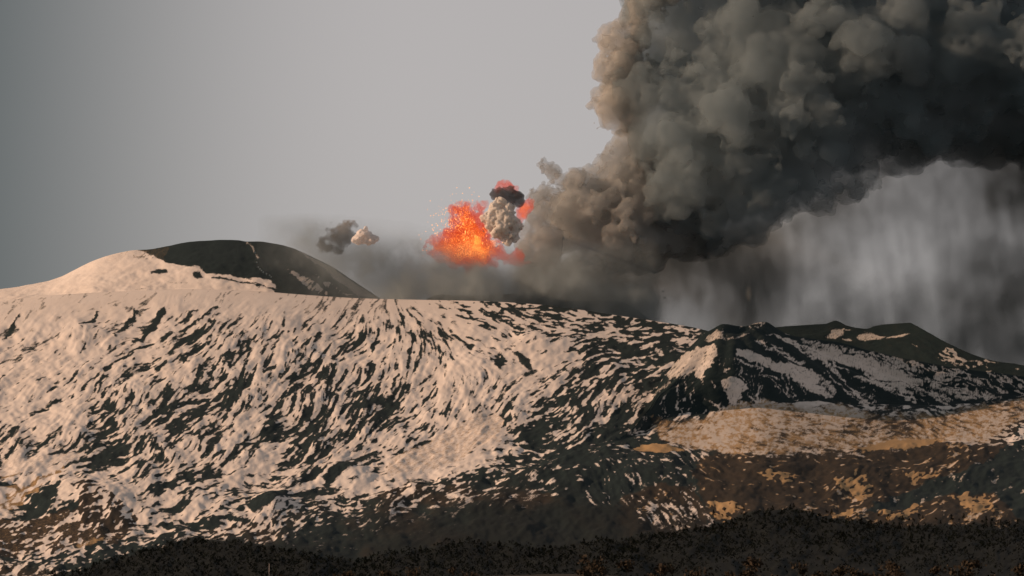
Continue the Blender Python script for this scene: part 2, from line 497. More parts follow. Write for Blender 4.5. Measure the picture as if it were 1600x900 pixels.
def slope_d(px, py):
    """Distance of the main slope at a place in the photograph."""
    c = curve(CREST, px)
    t = np.clip((BOT - py) / (BOT - c), 0, 1)
    d0 = 6300.0
    return d0 + (curve(CREST_D, px) - d0) * (0.88 * t + 0.12 * t ** 5)


NC, NR = 1210, 490
px = np.linspace(-250, 1850, NC)[None, :].repeat(NR, 0)
tt = np.linspace(0, 1, NR)[:, None] ** 0.92
cr = curve(CREST, px)
py = BOT + (cr - BOT) * tt
P = at(px, py, slope_d(px, py))
fade = smooth(0, 14, py - cr)
relief = (0.6 * look(S1, px, py) + 0.45 * look(S2, px, py) + 0.28 * look(S3, px, py) + .12 * look(FF, px, py)) * fade
relief *= 0.35 + 0.65 * smooth(0, 120, py - cr) * smooth(880, 700, py)
relief -= 1.2 * (look(SNOW, px, py) - 0.5) * fade


def dome(x, y, sx, sy, h):
    return h * np.exp(-((px - x) / sx) ** 2 - ((py - y) / sy) ** 2)


relief += dome(135, 782, 62, 30, 26) - dome(60, 756, 40, 10, 8)
relief += dome(428, 784, 26, 14, 16) + dome(545, 736, 30, 10, 12) + dome(350, 812, 40, 10, 10)
relief += dome(1180, 735, 30, 10, 6) + dome(1420, 695, 90, 10, 9) + dome(980, 740, 120, 30, 18)
relief += 3.5 * look(WX, px, py) * smooth(0, 60, py - cr)
relief *= 1 - .8 * look(inside(PL, 4, 2, 8), px, py)
P[..., 2] += relief
# back of the crest, falling away out of sight
back = []
for k, (dd, dz) in enumerate(((60, -14), (200, -70), (600, -260), (1500, -700))):
    b = P[-1].copy(); b[:, 1] += dd; b[:, 0] *= 1 + dd / 14000; b[:, 2] += dz
    back.append(b)
front = P[0].copy(); front[:, 1] = 300; front[:, 0] *= 300 / 6300 * 4; front[:, 2] = -60
front2 = P[0].copy(); front2[:, 1] = 4200; front2[:, 0] *= 1.0; front2[:, 2] *= 0.45
PA = np.concatenate([front[None], front2[None], P, np.array(back)])
at_r = lambda a: np.concatenate([np.repeat(look(a, px, py)[:1], 2, 0), look(a, px, py), np.repeat(look(a, px, py)[-1:], len(back), 0)])
ter = mesh_from("mountain_slope", PA, grid_faces(*PA.shape[:2]), GROUND,
                attrs={"snow": at_r(SNOW), "grass": at_r(GRASS), "brown": at_r(BROWN), "dirt": at_r(DIRT), "shaded_floor": at_r(SHADED_FLOOR)})
tag(ter, "broad snowy volcano flank streaked with dark lava ridges above the forest", kind="structure")
GP = P


def ground_at(x, y):
    """Point of the main slope nearest a place in the photograph."""
    c = int(np.clip(round((x + 250) / 2100 * (NC - 1)), 0, NC - 1))
    r = int(np.abs(py[:, c] - y).argmin())
    return Vector(GP[r, c])


def sheet(name, top, bot, dist, xs, nrow, masks, label, rough=2.0, crest_noise=1.0, seed=0, bulge=None):
    """A mountain face from its foot (bot) to its skyline (top), closed off behind."""
    x = np.linspace(xs[0], xs[1], xs[2])[None, :].repeat(nrow, 0)
    t = np.linspace(0, 1, nrow)[:, None].repeat(xs[2], 1)
    yb, yt = curve(bot, x), curve(top, x)
    y = yb + (yt - yb) * t
    d = dist(x, y, t)
    p = at(x, y, d)
    nz = noise2(nrow, xs[2], 10, 14, 4, 0.55, seed + 50)
    p[..., 2] += rough * nz * (0.35 + 0.65 * np.sin(np.pi * np.clip(t, 0, 1)) ** 0.5) * crest_noise
    if bulge is not None:
        p[..., 2] += bulge(x, y, t)
    rows = [p]
    for dd, dz in ((40, -8), (160, -60), (500, -230), (1200, -620)):
        b = p[-1].copy(); b[:, 1] += dd; b[:, 2] += dz
        rows.append(b[None])
    q = np.concatenate(rows)
    att = {k: np.concatenate([look(m, x, y)] + [look(m, x[-1:], y[-1:])] * 4) for k, m in masks.items()}
    o = mesh_from(name, q, grid_faces(*q.shape[:2]), GROUND, attrs=att)
    tag(o, label, kind="structure")
    return o


# summit dome, upper left: snow on its left shoulder, bare ash on the right
Z = np.zeros_like(SNOW)
sn = np.ones_like(SNOW)
gr = np.zeros_like(SNOW); dr = np.zeros_like(SNOW); br = np.zeros_like(SNOW)
dark = inside([(205, 389), (240, 386), (290, 376), (340, 370), (440, 372), (520, 395), (600, 440), (640, 480), (470, 480), (425, 452), (385, 436), (330, 426), (300, 418),
               (280, 414), (258, 410), (244, 402), (225, 394)], 2.5, 1.5)
sn *= 1 - dark
thin = inside([(190, 396), (240, 384), (262, 386), (258, 408), (225, 402), (200, 404)], 3, 2)
sn = sn * (1 - thin * .55 * (R2 < .6)); gr = np.maximum(gr, thin * .35)
for q in ([(160, 408), (190, 392), (225, 392), (215, 404), (180, 414)],):
    gr = np.maximum(gr, .50 * inside(q, 4)); 
sn *= 1 - inside([(236, 425), (248, 420), (262, 421), (264, 425), (250, 428), (238, 428)], .8, .8)
sn *= 1 - inside([(300, 426), (312, 424), (316, 432), (308, 436), (300, 432)], 1.5, 1) * .9
sn *= 1 - stroke([(330, 432), (360, 437), (400, 445), (440, 452)], 3.5, warp=1.2) * .95
sn *= 1 - stroke([(210, 452), (250, 449), (290, 446)], 1.5, warp=1.5) * .6
sn *= 1 - stroke([(255, 440), (290, 440)], 1.5, warp=1.5) * .6
lt = inside([(392, 438), (410, 434), (425, 438), (435, 448), (420, 450)], 1.2)
sn = np.maximum(sn, lt)
str1 = inside([(446, 422), (460, 424), (486, 436), (505, 450), (516, 460), (492, 458), (470, 440)], 2, 2)
str2 = inside([(490, 428), (520, 442), (545, 458), (560, 464), (530, 460), (505, 446)], 2, 2)
sn = np.maximum(sn, np.maximum(str1 * (R2 > .35), str2 * (R2 > .5)) * .9)
rimS = inside([(462, 388), (480, 394), (520, 418), (570, 452), (590, 466), (560, 464), (530, 440), (495, 412)], 1.5, 1)
sn = np.maximum(sn, rimS * .62); dr = np.maximum(dr, .8 * np.maximum(rimS, np.maximum(str1, str2)))
sn = np.maximum(sn, stroke([(386, 378), (396, 388), (404, 404)], 1.6, warp=1, fine=1) * .7)
DOME_TOP = [(-260, 560), (-200, 520), (-100, 478), (0, 453), (45, 445), (90, 434), (120, 420), (150, 406), (180, 397), (205, 392), (240, 388), (265, 384), (290, 379), (320, 376), (345, 375), (372, 376),
            (386, 378), (405, 377), (430, 380), (450, 385), (465, 390), (480, 397), (520, 418), (560, 444), (600, 470), (640, 492), (700, 520)]
DOME_BOT = [(-260, 580), (-200, 530), (0, 500), (200, 495), (400, 495), (600, 505), (700, 530)]


def dome_d(x, y, t):
    return 13560 + (1500 + 500 * np.exp(-((x - 330) / 200) ** 2)) * (0.7 * t + 0.3 * t ** 3) - 260 * np.exp(-((x - 330) / 170) ** 2) * np.sin(np.pi * np.clip(t, 0, 1) * 0.5)


sheet("summit_dome", DOME_TOP, DOME_BOT, dome_d, (-260, 700, 580), 110, {"snow": sn, "grass": gr, "brown": br, "dirt": dr},
      "rounded summit dome, snowy on its left shoulder, bare dark ash on its right", 2.4, seed=1)

# cinder cone on the right with snow stripes
CONE_TOP = [(960, 690), (990, 668), (1004, 650), (1016, 632), (1030, 600), (1050, 574), (1072, 548), (1090, 530), (1096, 524), (1112, 515), (1131, 506), (1150, 508), (1164, 509), (1186, 504), (1196, 503),
            (1212, 511), (1230, 522), (1260, 528), (1300, 533), (1350, 545), (1400, 557), (1440, 565), (1500, 576), (1560, 583), (1600, 588), (1860, 610)]
CONE_BOT = [(960, 692), (1000, 672), (1010, 660), (1050, 655), (1120, 650), (1200, 636), (1300, 637), (1400, 640), (1500, 637), (1600, 626), (1700, 624), (1860, 624)]
c_sn = np.zeros_like(SNOW); c_dr = np.full_like(SNOW, .35); c_gr = np.zeros_like(SNOW); c_br = np.full_like(SNOW, .2)
adds = [
    # big snowfield down the left face
    ([(1035, 580), (1042, 566), (1060, 556), (1085, 545), (1110, 535), (1122, 542), (1120, 556), (1100, 575), (1080, 580), (1062, 586), (1045, 592)], .9, .6),
    ([(1088, 580), (1100, 566), (1116, 564), (1118, 570), (1104, 584), (1096, 594), (1090, 588)], .9, .5),
    ([(1012, 622), (1025, 604), (1045, 592), (1066, 588), (1040, 600), (1025, 612)], .75, .8),
    # middle fan reaching the plain
    ([(1128, 592), (1145, 590), (1162, 596), (1166, 605), (1170, 608), (1160, 622), (1155, 645), (1152, 664), (1140, 640), (1134, 615)], .9, .5),
    # long stripe
    ([(1150, 545), (1165, 542), (1185, 553), (1210, 565), (1250, 568), (1280, 580), (1300, 600), (1312, 612), (1305, 622), (1290, 618), (1270, 612), (1240, 590), (1205, 575), (1175, 565), (1155, 552)], .9, .5),
    ([(1196, 538), (1215, 545), (1240, 555), (1262, 566), (1250, 568), (1225, 560), (1200, 545)], .75, .5),
    # right-hand shoulder
    ([(1190, 522), (1215, 526), (1250, 535), (1300, 545), (1370, 565), (1420, 590), (1440, 605), (1400, 600), (1365, 590), (1330, 575), (1280, 560), (1245, 545), (1215, 532)], .86, .5),
    ([(1240, 526), (1300, 536), (1400, 560), (1470, 575), (1600, 590), (1860, 610), (1860, 650), (1600, 650), (1500, 640), (1440, 620), (1400, 590), (1320, 560)], .72, .6),
    ([(1330, 590), (1380, 596), (1420, 605), (1440, 628), (1400, 625), (1362, 604)], .8, .5),
    ([(1325, 612), (1345, 616), (1360, 630), (1420, 640), (1380, 644), (1340, 632)], .8, .5),
    ([(1010, 662), (1014, 650), (1060, 652), (1090, 640), (1130, 642), (1145, 660), (1180, 640), (1210, 645), (1220, 632), (1270, 622), (1300, 632), (1330, 640), (1400, 645), (1480, 640), (1600, 620),
      (1860, 615), (1860, 680), (960, 680)], .62, .7),
    ([(1092, 528), (1112, 516), (1130, 506), (1126, 516), (1140, 524), (1168, 519), (1172, 522), (1130, 530), (1098, 533)], .78, .9),
    ([(1152, 508), (1186, 504), (1194, 506), (1190, 513), (1172, 510)], .8, .9),
    ([(1166, 511), (1186, 517), (1172, 514)], .9, .5),
    ([(1205, 508), (1222, 518), (1236, 526), (1225, 524), (1210, 513)], .75, .5),
    ([(1086, 538), (1060, 548), (1036, 572), (1018, 600), (1010, 640), (1006, 660), (1002, 652), (1010, 622), (1022, 590), (1048, 556), (1080, 535)], .7, .5)]
for q, s_, d_ in adds:
    m_ = inside(q, 2.5, 1.8, 1.2)
    c_sn = np.maximum(c_sn, m_ * s_ * np.where(R2 > (0.02 if s_ > .8 else .22), 1, .25)); c_dr = c_dr * (1 - m_) + d_ * m_
for p, w in (([(1056, 600), (1062, 618), (1060, 640)], 4), ([(1069, 594), (1070, 610), (1074, 625)], 3), ([(1083, 596), (1082, 618), (1084, 630)], 3), ([(1094, 594), (1096, 602)], 3),
             ([(1111, 594), (1120, 606)], 3), ([(1195, 590), (1212, 600), (1222, 615)], 3), ([(1188, 588), (1218, 592)], 3), ([(1150, 560), (1170, 568), (1190, 576)], 3),
             ([(1245, 592), (1256, 605), (1262, 615)], 2), ([(1218, 600), (1230, 612), (1238, 618)], 3), ([(1132, 580), (1142, 574)], 4), ([(1178, 532), (1192, 542), (1208, 550)], 3),
             ([(1100, 622), (1120, 632), (1140, 640)], 4), ([(1170, 622), (1200, 630), (1215, 634)], 4), ([(1070, 645), (1084, 634), (1088, 624)], 2)):
    c_sn = np.maximum(c_sn, stroke(p, w, warp=2, fine=1.5) * .85)
for q in ([(1300, 640), (1312, 612), (1330, 615), (1345, 632), (1320, 638)], [(1335, 605), (1362, 604), (1400, 612), (1420, 632), (1380, 634), (1345, 622)], [(1430, 608), (1446, 612), (1462, 625), (1450, 640), (1425, 634), (1440, 622)],
          [(1478, 628), (1500, 622), (1535, 630), (1548, 638), (1500, 640), (1482, 636)], [(1548, 610), (1570, 616), (1592, 628), (1575, 626)], [(1295, 562), (1330, 572), (1368, 588), (1340, 588), (1310, 580)],
          [(1300, 590), (1330, 592), (1350, 602), (1310, 600)], [(1160, 632), (1176, 626), (1190, 634), (1192, 648), (1180, 642)], [(1158, 640), (1172, 640), (1168, 650), (1160, 650)]):
    c_sn *= 1 - inside(q, 2.5, 1.5)
fall = np.arctan2(XX - 1150 + 7 * WX, np.maximum(YY - 425, 4)); rad = np.hypot((XX - 1150) * .6, YY - 425)
rn = noise2(120, 700, 14, 2.6, 4, .7, 61); rn2 = noise2(120, 500, 8, 9, 3, .6, 62)
RAD = rank(bil(rn, (fall + 1.6) / 3.2 * 699, rad / 420 * 119) + .6 * bil(rn2, (fall + 1.6) / 3.2 * 499, rad / 420 * 119) + .35 * S0 + .25 * FX)
c_sn = np.clip(c_sn * np.clip(1.1 - 1.7 * np.clip(.36 - RAD, 0, 1), 0, 1), 0, 1)
c_sn = np.maximum(c_sn, np.clip(.5 + (RAD - .90 - .30 * smooth(570, 525, YY)) * 3, 0, .8))
rgt = inside([(1400, 560), (1470, 575), (1600, 585), (1860, 600), (1860, 630), (1600, 622), (1500, 610), (1430, 590)], 3)
c_sn = np.where(rgt > .5, np.minimum(c_sn, flecks(.50, R2)), c_sn)
plain = inside(PL, 5, 3, 9) * smooth(612, 632, YY + 4 * WY)
c_gr = np.clip(plain * (.60 + .10 * S3 + .1 * CL), 0, 1); c_sn = np.where(plain > .5, np.minimum(np.maximum(c_sn, .5), np.clip(.46 + .55 * (R4 - .5) + .08 * CL, 0, 1)), c_sn)
c_dr = np.maximum(c_dr, .7 * plain)


c_sn = np.where(plain > .5, c_sn, np.clip(c_sn * .92 - .08 * np.abs(FF) * (c_sn > .3), 0, 1))


def cone_d(x, y, t):
    foot = slope_d(x, curve(CONE_BOT, x)) + 55
    rise = (curve(CONE_BOT, x) - curve(CONE_TOP, x)) * 2.1 / math.tan(math.radians(25))
    side = 190 * np.exp(-((x - 1150) / 120) ** 2)
    return foot + rise * t ** 0.72 - side * np.sin(np.pi * t)


def cone_b(x, y, t):
    gully = np.sin((x - 1140) / np.maximum(y - 470, 20) * 16) * 3.5
    return gully * np.sin(np.pi * t) - 12 * np.exp(-((x - 1150) / 16) ** 2 - ((y - 515) / 5) ** 2)


sheet("cinder_cone", CONE_TOP, CONE_BOT, cone_d, (960, 1860, 560), 135, {"snow": c_sn, "grass": c_gr, "brown": c_br, "dirt": c_dr},
      "dark cinder cone striped with snow at the edge of the tawny plain", 1.5, seed=2, bulge=cone_b)

# double crater beyond it
RIM_TOP = [(1150, 520), (1215, 511), (1240, 509), (1270, 507), (1290, 506), (1298, 503), (1305, 501), (1312, 503), (1322, 508), (1340, 512), (1352, 513), (1368, 509), (1385, 506), (1405, 505), (1422, 504), (1428, 507),
           (1450, 519), (1475, 533), (1500, 545), (1530, 557), (1560, 565), (1590, 569), (1620, 575), (1860, 600)]
RIM_BOT = [(1150, 560), (1300, 565), (1450, 590), (1600, 610), (1860, 640)]
r_sn = np.zeros_like(SNOW)
for q, s_ in (([(1290, 528), (1300, 516), (1320, 512), (1318, 524), (1306, 532)], .66), ([(1318, 512), (1330, 516), (1322, 516)], .9), ([(1336, 528), (1350, 518), (1362, 516), (1385, 524), (1372, 530), (1345, 532)], .6),
              ([(1350, 516), (1384, 525), (1380, 527), (1356, 519)], .85), ([(1384, 528), (1395, 521), (1415, 518), (1420, 518), (1405, 526), (1390, 528)], .78), ([(1318, 530), (1328, 528), (1334, 532), (1325, 533)], 1),
              ([(1421, 538), (1433, 543), (1426, 541)], 1)):
    r_sn = np.maximum(r_sn, inside(q, 1.2, 1) * s_)
r_sn = np.maximum(r_sn, inside([(1462, 556), (1475, 543), (1490, 548), (1500, 560), (1475, 570)], 3, 2) * flecks(.4, R2))
r_sn = np.maximum(r_sn, inside([(1480, 560), (1540, 560), (1600, 575), (1860, 600), (1860, 630), (1600, 592), (1500, 580)], 3, 2) * flecks(.16, R3))
sheet("double_crater", RIM_TOP, RIM_BOT, lambda x, y, t: 13000 + (600 - y) * 6.5 + 30 * np.sin((x - 1280) / 40.0), (1150, 1860, 480), 90,
      {"snow": r_sn, "grass": Z, "brown": Z + .25, "dirt": Z + .8},
      "black double crater with a notched rim behind the striped cinder cone", 1.2, seed=3,
      bulge=lambda x, y, t: -10 * np.exp(-((x - 1385) / 34) ** 2 - ((y - 519) / 6) ** 2))

# ridge of the erupting crater, mostly lost in its own smoke
VENT_TOP = [(540, 515), (580, 510), (620, 495), (650, 478), (675, 464), (690, 460), (710, 462), (740, 462), (770, 460), (800, 460), (840, 462), (900, 470), (960, 470), (1040, 515), (1140, 560)]
sheet("erupting_crater", VENT_TOP, [(540, 500), (1140, 560)], lambda x, y, t: 13900 + 500 * t, (540, 1140, 220), 50,
      {"snow": Z, "grass": Z, "brown": Z, "dirt": Z}, "dark active crater wrapped in smoke below the lava fountain", 3, seed=5)


# ------------------------------------------------------------------ smoke
def smoke_material(name, surf, vol, density, share, aniso=0.0, vary=None):
    """Thick smoke: a dense volume whose closed skin is partly opaque where the puffs are tightest."""
    m, t, N, L = material(name)
    o = N("ShaderNodeOutputMaterial")
    v = N("ShaderNodeVolumePrincipled")
    v.inputs["Color"].default_value = (*vol, 1); v.inputs["Density"].default_value = density
    v.inputs["Anisotropy"].default_value = aniso
    L(v.outputs[0], o.inputs["Volume"])
    d = N("ShaderNodeBsdfDiffuse"); d.inputs["Color"].default_value = (*surf, 1)
    tr = N("ShaderNodeBsdfTransparent")
    mx = N("ShaderNodeMixShader"); mx.inputs[0].default_value = share
    L(tr.outputs[0], mx.inputs[1]); L(d.outputs[0], mx.inputs[2]); L(mx.outputs[0], o.inputs["Surface"])
    if vary:
        tc = N("ShaderNodeTexCoord")
        n = N("ShaderNodeTexNoise"); n.inputs["Scale"].default_value = vary[0]; n.inputs["Detail"].default_value = 5; n.inputs["Roughness"].default_value = .6
        L(tc.outputs["Object"], n.inputs["Vector"])
        mc = N("ShaderNodeMix"); mc.data_type = 'RGBA'
        mc.inputs["A"].default_value = (*surf, 1); mc.inputs["B"].default_value = (*vary[1], 1)
        L(n.outputs["Fac"], mc.inputs["Factor"]); L(mc.outputs["Result"], d.inputs["Color"])
        bn = N("ShaderNodeTexNoise"); bn.inputs["Scale"].default_value = vary[0] * 2.5; bn.inputs["Detail"].default_value = 6; bn.inputs["Roughness"].default_value = .65
        bp = N("ShaderNodeBump"); bp.inputs["Strength"].default_value = 0.7; bp.inputs["Distance"].default_value = 20
        L(tc.outputs["Object"], bn.inputs["Vector"]); L(bn.outputs["Fac"], bp.inputs["Height"]); L(bp.outputs[0], d.inputs["Normal"])
    return m


def billows(balls, voxel, levels, seed, depth=14500.0, turb=0.0, turb_size=10, grow=0.0, gain=0.6):
    """Closed cauliflower surface: (px, py, r px, depth offset in px) puffs carrying smaller puffs. Returns points, triangles."""
    g = np.random.default_rng(seed)
    m = depth * K
    b = np.array([[*at(x, y, depth + dz * m), r * m] for x, y, r, dz in balls])
    alls = [b]
    cur = b
    for n, lo, hi, out_ in levels:
        d = g.standard_normal((len(cur), n, 3)); d /= np.linalg.norm(d, axis=2, keepdims=True)
        r = cur[:, None, 3] * g.uniform(lo, hi, (len(cur), n))
        c = cur[:, None, :3] + d * (cur[:, None, 3:4] * out_ - 0.0 * r[..., None])
        cur = np.concatenate([c, r[..., None]], 2).reshape(-1, 4)
        cur = cur[cur[:, 3] > voxel * 1.2]
        alls.append(cur)
    s = np.concatenate(alls)
    lo = (s[:, :3] - s[:, 3:4]).min(0) - 8 * voxel
    hi = (s[:, :3] + s[:, 3:4]).max(0) + 8 * voxel
    shape = np.ceil((hi - lo) / voxel).astype(int)
    f = np.full(shape, -5.0 * voxel, np.float32)
    ax = [np.arange(n, dtype=np.float32) * voxel + l for n, l in zip(shape, lo)]
    for x, y, z, r in s:
        i0 = np.maximum(((np.array((x, y, z)) - r - 5 * voxel - lo) / voxel).astype(int), 0)
        i1 = np.minimum(((np.array((x, y, z)) + r + 5 * voxel - lo) / voxel).astype(int) + 2, shape)
        sub = f[i0[0]:i1[0], i0[1]:i1[1], i0[2]:i1[2]]
        q = np.sqrt(((ax[0][i0[0]:i1[0]] - x) ** 2)[:, None, None] + ((ax[1][i0[1]:i1[1]] - y) ** 2)[None, :, None] + ((ax[2][i0[2]:i1[2]] - z) ** 2)[None, None, :])
        np.maximum(sub, r - q, out=sub)
    if turb:
        f += turb * noise3(f.shape, (turb_size,) * 3, 5, gain, seed + 5) * np.clip(1 + f / (4.5 * voxel), 0, 1) * np.clip(1.5 - f / (6 * voxel), 0, 1)
    f += grow
    f[[0, -1]] = -5 * voxel; f[:, [0, -1]] = -5 * voxel; f[:, :, [0, -1]] = -5 * voxel
    grid = openvdb.FloatGrid(-5 * voxel)
    grid.copyFromArray(np.ascontiguousarray(f))
    pts, tri, quad = grid.convertToPolygons(0.0, 0.0)
    return pts * voxel + lo, quad[:, ::-1], f.shape


ASH_EDGE = [(966, 66, 28, 0), (964, 112, 30, 0), (958, 158, 30, 0), (948, 186, 14, 0), (980, 178, 24, 0), (930, 194, 6, 0), (995, 60, 34, 5), (1000, 25, 24, 0), (1018, 8, 26, 0), (1035, -15, 30, 0), (985, 90, 34, 20), (985, 140, 34, 20)]
ASH_TOP = [(1018, 34, 38, 4), (1000, 110, 50, 10), (1015, 165, 40, 0), (1040, -25, 60, 0),
           (1060, 60, 70, 0), (1065, 150, 65, -10), (1035, 225, 42, -10), (1085, 235, 65, -25), (1060, 300, 65, -15), (1150, 100, 90, -10), (1150, 195, 85, -20),
           (1150, 290, 70, -20), (1120, 330, 55, -10), (1250, 60, 100, -10), (1250, 170, 95, -30), (1240, 270, 62, -20), (1350, 80, 110, -10), (1330, 190, 85, -10), (1310, 260, 45, -10),
           (1450, 60, 110, -20), (1440, 150, 80, -10), (1560, 90, 110, -20), (1550, 170, 65, -10), (1660, 90, 140, 0), (1150, -40, 100, 0), (1300, -60, 110, 0), (1450, -70, 110, 0), (1600, -70, 120, 0),
           (1650, 190, 70, 0), (1760, 60, 150, 0), (1380, 225, 40, 0), (1080, 100, 80, 70), (1080, 220, 75, 60), (1180, 230, 95, 60), (1300, 130, 110, 60), (1420, 130, 100, 60), (1500, 150, 90, 60), (1510, 40, 100, 60), (1600, 160, 90, 60), (1090, 20, 75, 50), (1200, 20, 90, 50), (1470, 190, 50, 20), (1400, 210, 50, 40), (1500, 190, 55, 30)]
ASH_LOW = [(868, 268, 26, 0), (850, 300, 22, 0), (900, 285, 34, -5), (862, 335, 28, -5), (845, 375, 22, -5), (880, 380, 26, -10), (920, 330, 45, -15), (915, 390, 24, -20), (945, 258, 20, -5), (965, 290, 40, -10),
           (975, 240, 26, 0), (985, 350, 50, -20), (950, 385, 24, -20), (1040, 355, 40, -10), (985, 222, 14, 0), (1080, 350, 42, 0), (825, 390, 12, -10), (960, 405, 20, 0), (1010, 395, 22, 0), (880, 325, 36, 0), (930, 345, 44, 0), (990, 320, 50, 0), (900, 370, 28, 0), (1050, 330, 45, 10), (945, 300, 40, 0), (828, 372, 18, 0), (840, 345, 17, 0), (848, 312, 15, 0), (822, 396, 14, 0), (842, 402, 16, 0), (862, 398, 20, 0), (900, 320, 40, 25), (960, 320, 50, 30), (1010, 280, 45, 25), (870, 310, 26, 20)]
ash = bpy.data.objects.new("ash_plume", None)
C.objects.link(ash)
tag(ash, "huge dark ash plume billowing up and rightwards from the crater", "ash plume")
M_DARK = smoke_material("dark_ash", (0.10, 0.12, 0.13), (0.44, 0.52, 0.56), 0.0085, 0.11, vary=(0.012, (0.24, 0.28, 0.295)))
M_TAN = smoke_material("tan_ash", (0.15, 0.148, 0.144), (0.64, 0.65, 0.645), 0.015, 0.15, vary=(0.018, (0.44, 0.42, 0.38)))
v, f_, sh = billows(ASH_TOP, 9, ((60, .16, .42, .92), (20, .22, .48, .92)), 3, turb=40, turb_size=24, gain=.82)
mesh_from("dark_billow", v, f_, M_DARK, ash)
v, f_, sh = billows(ASH_EDGE, 6, ((50, .18, .42, .92), (14, .28, .5, .92)), 6, turb=24, turb_size=26, gain=.80)
mesh_from("tan_billow", v, f_, smoke_material("sunlit_pale_ash", (0.26, 0.25, 0.235), (0.76, 0.74, 0.70), 0.016, 0.16, vary=(0.018, (0.60, 0.55, 0.50))), ash)  # paler ash along the left edge, sunlight put into its colour
v, f_, sh = billows(ASH_LOW, 6, ((60, .18, .42, .92), (16, .28, .5, .92)), 4, turb=24, turb_size=26, gain=.80)
print("ash_low", sh, len(f_))
mesh_from("tan_billow", v, f_, M_TAN, ash)


v, f_, sh = billows([(824, 366, 14, 0), (836, 350, 15, 0), (827, 388, 14, 0), (846, 330, 15, 0), (816, 379, 9, 0), (852, 368, 22, 0), (842, 396, 17, 0), (858, 400, 16, 0)], 5, ((40, .25, .5, .9), (10, .3, .5, .9)), 8, depth=14350.0, turb=7, turb_size=9, gain=.7)
mesh_from("grey_billow", v, f_, M_TAN, ash)


def smoke_sheet(name, table, region, depth, mat, rho, seed, streak=None, sx=52, sy=36, step=3.0, lumps=0.3, top=None):
    """A drifting bank of thin smoke: its depth at each place gives the optical depth of table (x, y, tau)."""
    xa, xb, ya, yb = region
    nx, ny = int((xb - xa) / step), int((yb - ya) / step)
    gx, gy = np.meshgrid(np.linspace(xa, xb, nx), np.linspace(ya, yb, ny))
    ws = 0; acc = 0
    for x, y, t in table:
        w = np.exp(-((gx - x) / sx) ** 2 - ((gy - y) / sy) ** 2) + 1e-7 / (1 + ((gx - x) / sx) ** 2 + ((gy - y) / sy) ** 2)
        ws = ws + w; acc = acc + w * t
    tau = acc / (ws + .03)
    tau = tau * np.exp(lumps * noise2(ny, nx, 20, 16, 4, .65, seed))
    if streak:
        a, sw, sl = streak
        n = noise2(ny, nx * 2, sl / step, sw / step, 3, .6, seed + 1)
        lean = np.clip((np.arange(nx)[None] + nx // 2 + ((gy - ya) * -.14 / step)), 0, 2 * nx - 2)
        n = bil(n, lean + 0 * gx, np.arange(ny)[:, None] + 0 * gx)
        tau = tau * np.exp(a * n)
    e = np.minimum.reduce([gx - xa, xb - gx, gy - ya, yb - gy])
    tau = tau * smooth(0, 30, e)
    if top:
        tau = tau * smooth(-30, 25, gy - curve(top, gx))
    tau[tau < 0.025] = 0
    th = tau / rho
    front = at(gx, gy, depth - th * .5 + 30 * noise2(ny, nx, 30, 30, 3, .5, seed + 2) * (th > 0))
    rear = front + (at(gx, gy, depth + 0 * gx) / depth) * th[..., None]
    live = (th > 0).ravel()
    n = nx * ny
    idx_r = np.where(live, np.arange(n) + n, np.arange(n))
    q = grid_faces(ny, nx)
    keep = live[q].any(1)
    q = q[keep]
    faces = np.concatenate([q[:, ::-1], idx_r[q]])
    vv = np.concatenate([front.reshape(-1, 3), rear.reshape(-1, 3)])
    used = np.unique(faces)
    re = np.zeros(len(vv), np.int64); re[used] = np.arange(len(used))
    return mesh_from(name, vv[used], re[faces], mat)


M_VEIL = smoke_material("falling_ash", (0.12, 0.13, 0.13), (0.30, 0.32, 0.32), 0.004, 0.008)
VEIL = [(1290, 335, 2.0), (1340, 305, 1.5), (1390, 268, 1.4), (1430, 232, 1.5), (1460, 205, 2.0), (1500, 205, 2.2), (830, 430, 3), (900, 440, 3.6), (960, 430, 3.8), (1010, 450, 3.4), (1060, 440, 2.8), (1080, 490, 1.5), (1100, 465, 1.7), (1130, 400, 3.4), (1160, 420, 3.2), (1160, 480, 2.3), (1195, 420, 2.1), (1205, 475, 1.2), (1230, 380, 2.0), (1280, 410, 1.3),
        (1280, 490, 1.4), (1330, 370, .7), (1310, 340, 1.1), (1360, 310, .7), (1380, 420, .8), (1420, 270, .55), (1450, 240, .6), (1500, 280, .65), (1510, 350, .75), (1505, 420, .9), (1540, 260, 2.0), (1520, 235, 2.2), (1480, 212, 1.5), (1560, 245, 2.8), (1600, 260, 3.4), (1570, 320, 2.6), (1600, 450, 2.8),
        (1590, 400, 2.1), (1545, 430, 1.7), (1440, 480, 1.3), (1380, 520, 1.5), (1600, 520, 2.1), (1500, 540, 1.8), (1700, 400, 2.3), (1850, 400, 2.4), (1200, 320, 3), (1100, 380, 3.6), (1000, 540, 2.8), (1200, 560, 1.7)]
tag(smoke_sheet("ash_fall", VEIL, (800, 1900, 190, 620), 14900, M_VEIL, 0.004, 21, step=4.0, streak=(.13, 18, 120), lumps=.21, top=[(800, 415), (900, 415), (1000, 395), (1150, 370), (1300, 300), (1400, 220), (1900, 190)]),
    "pale curtains of falling ash hanging under the plume above the cinder cones", "ash fall")
M_LOW = smoke_material("low_smoke", (0.14, 0.155, 0.16), (0.36, 0.405, 0.42), 0.006, 0.008)
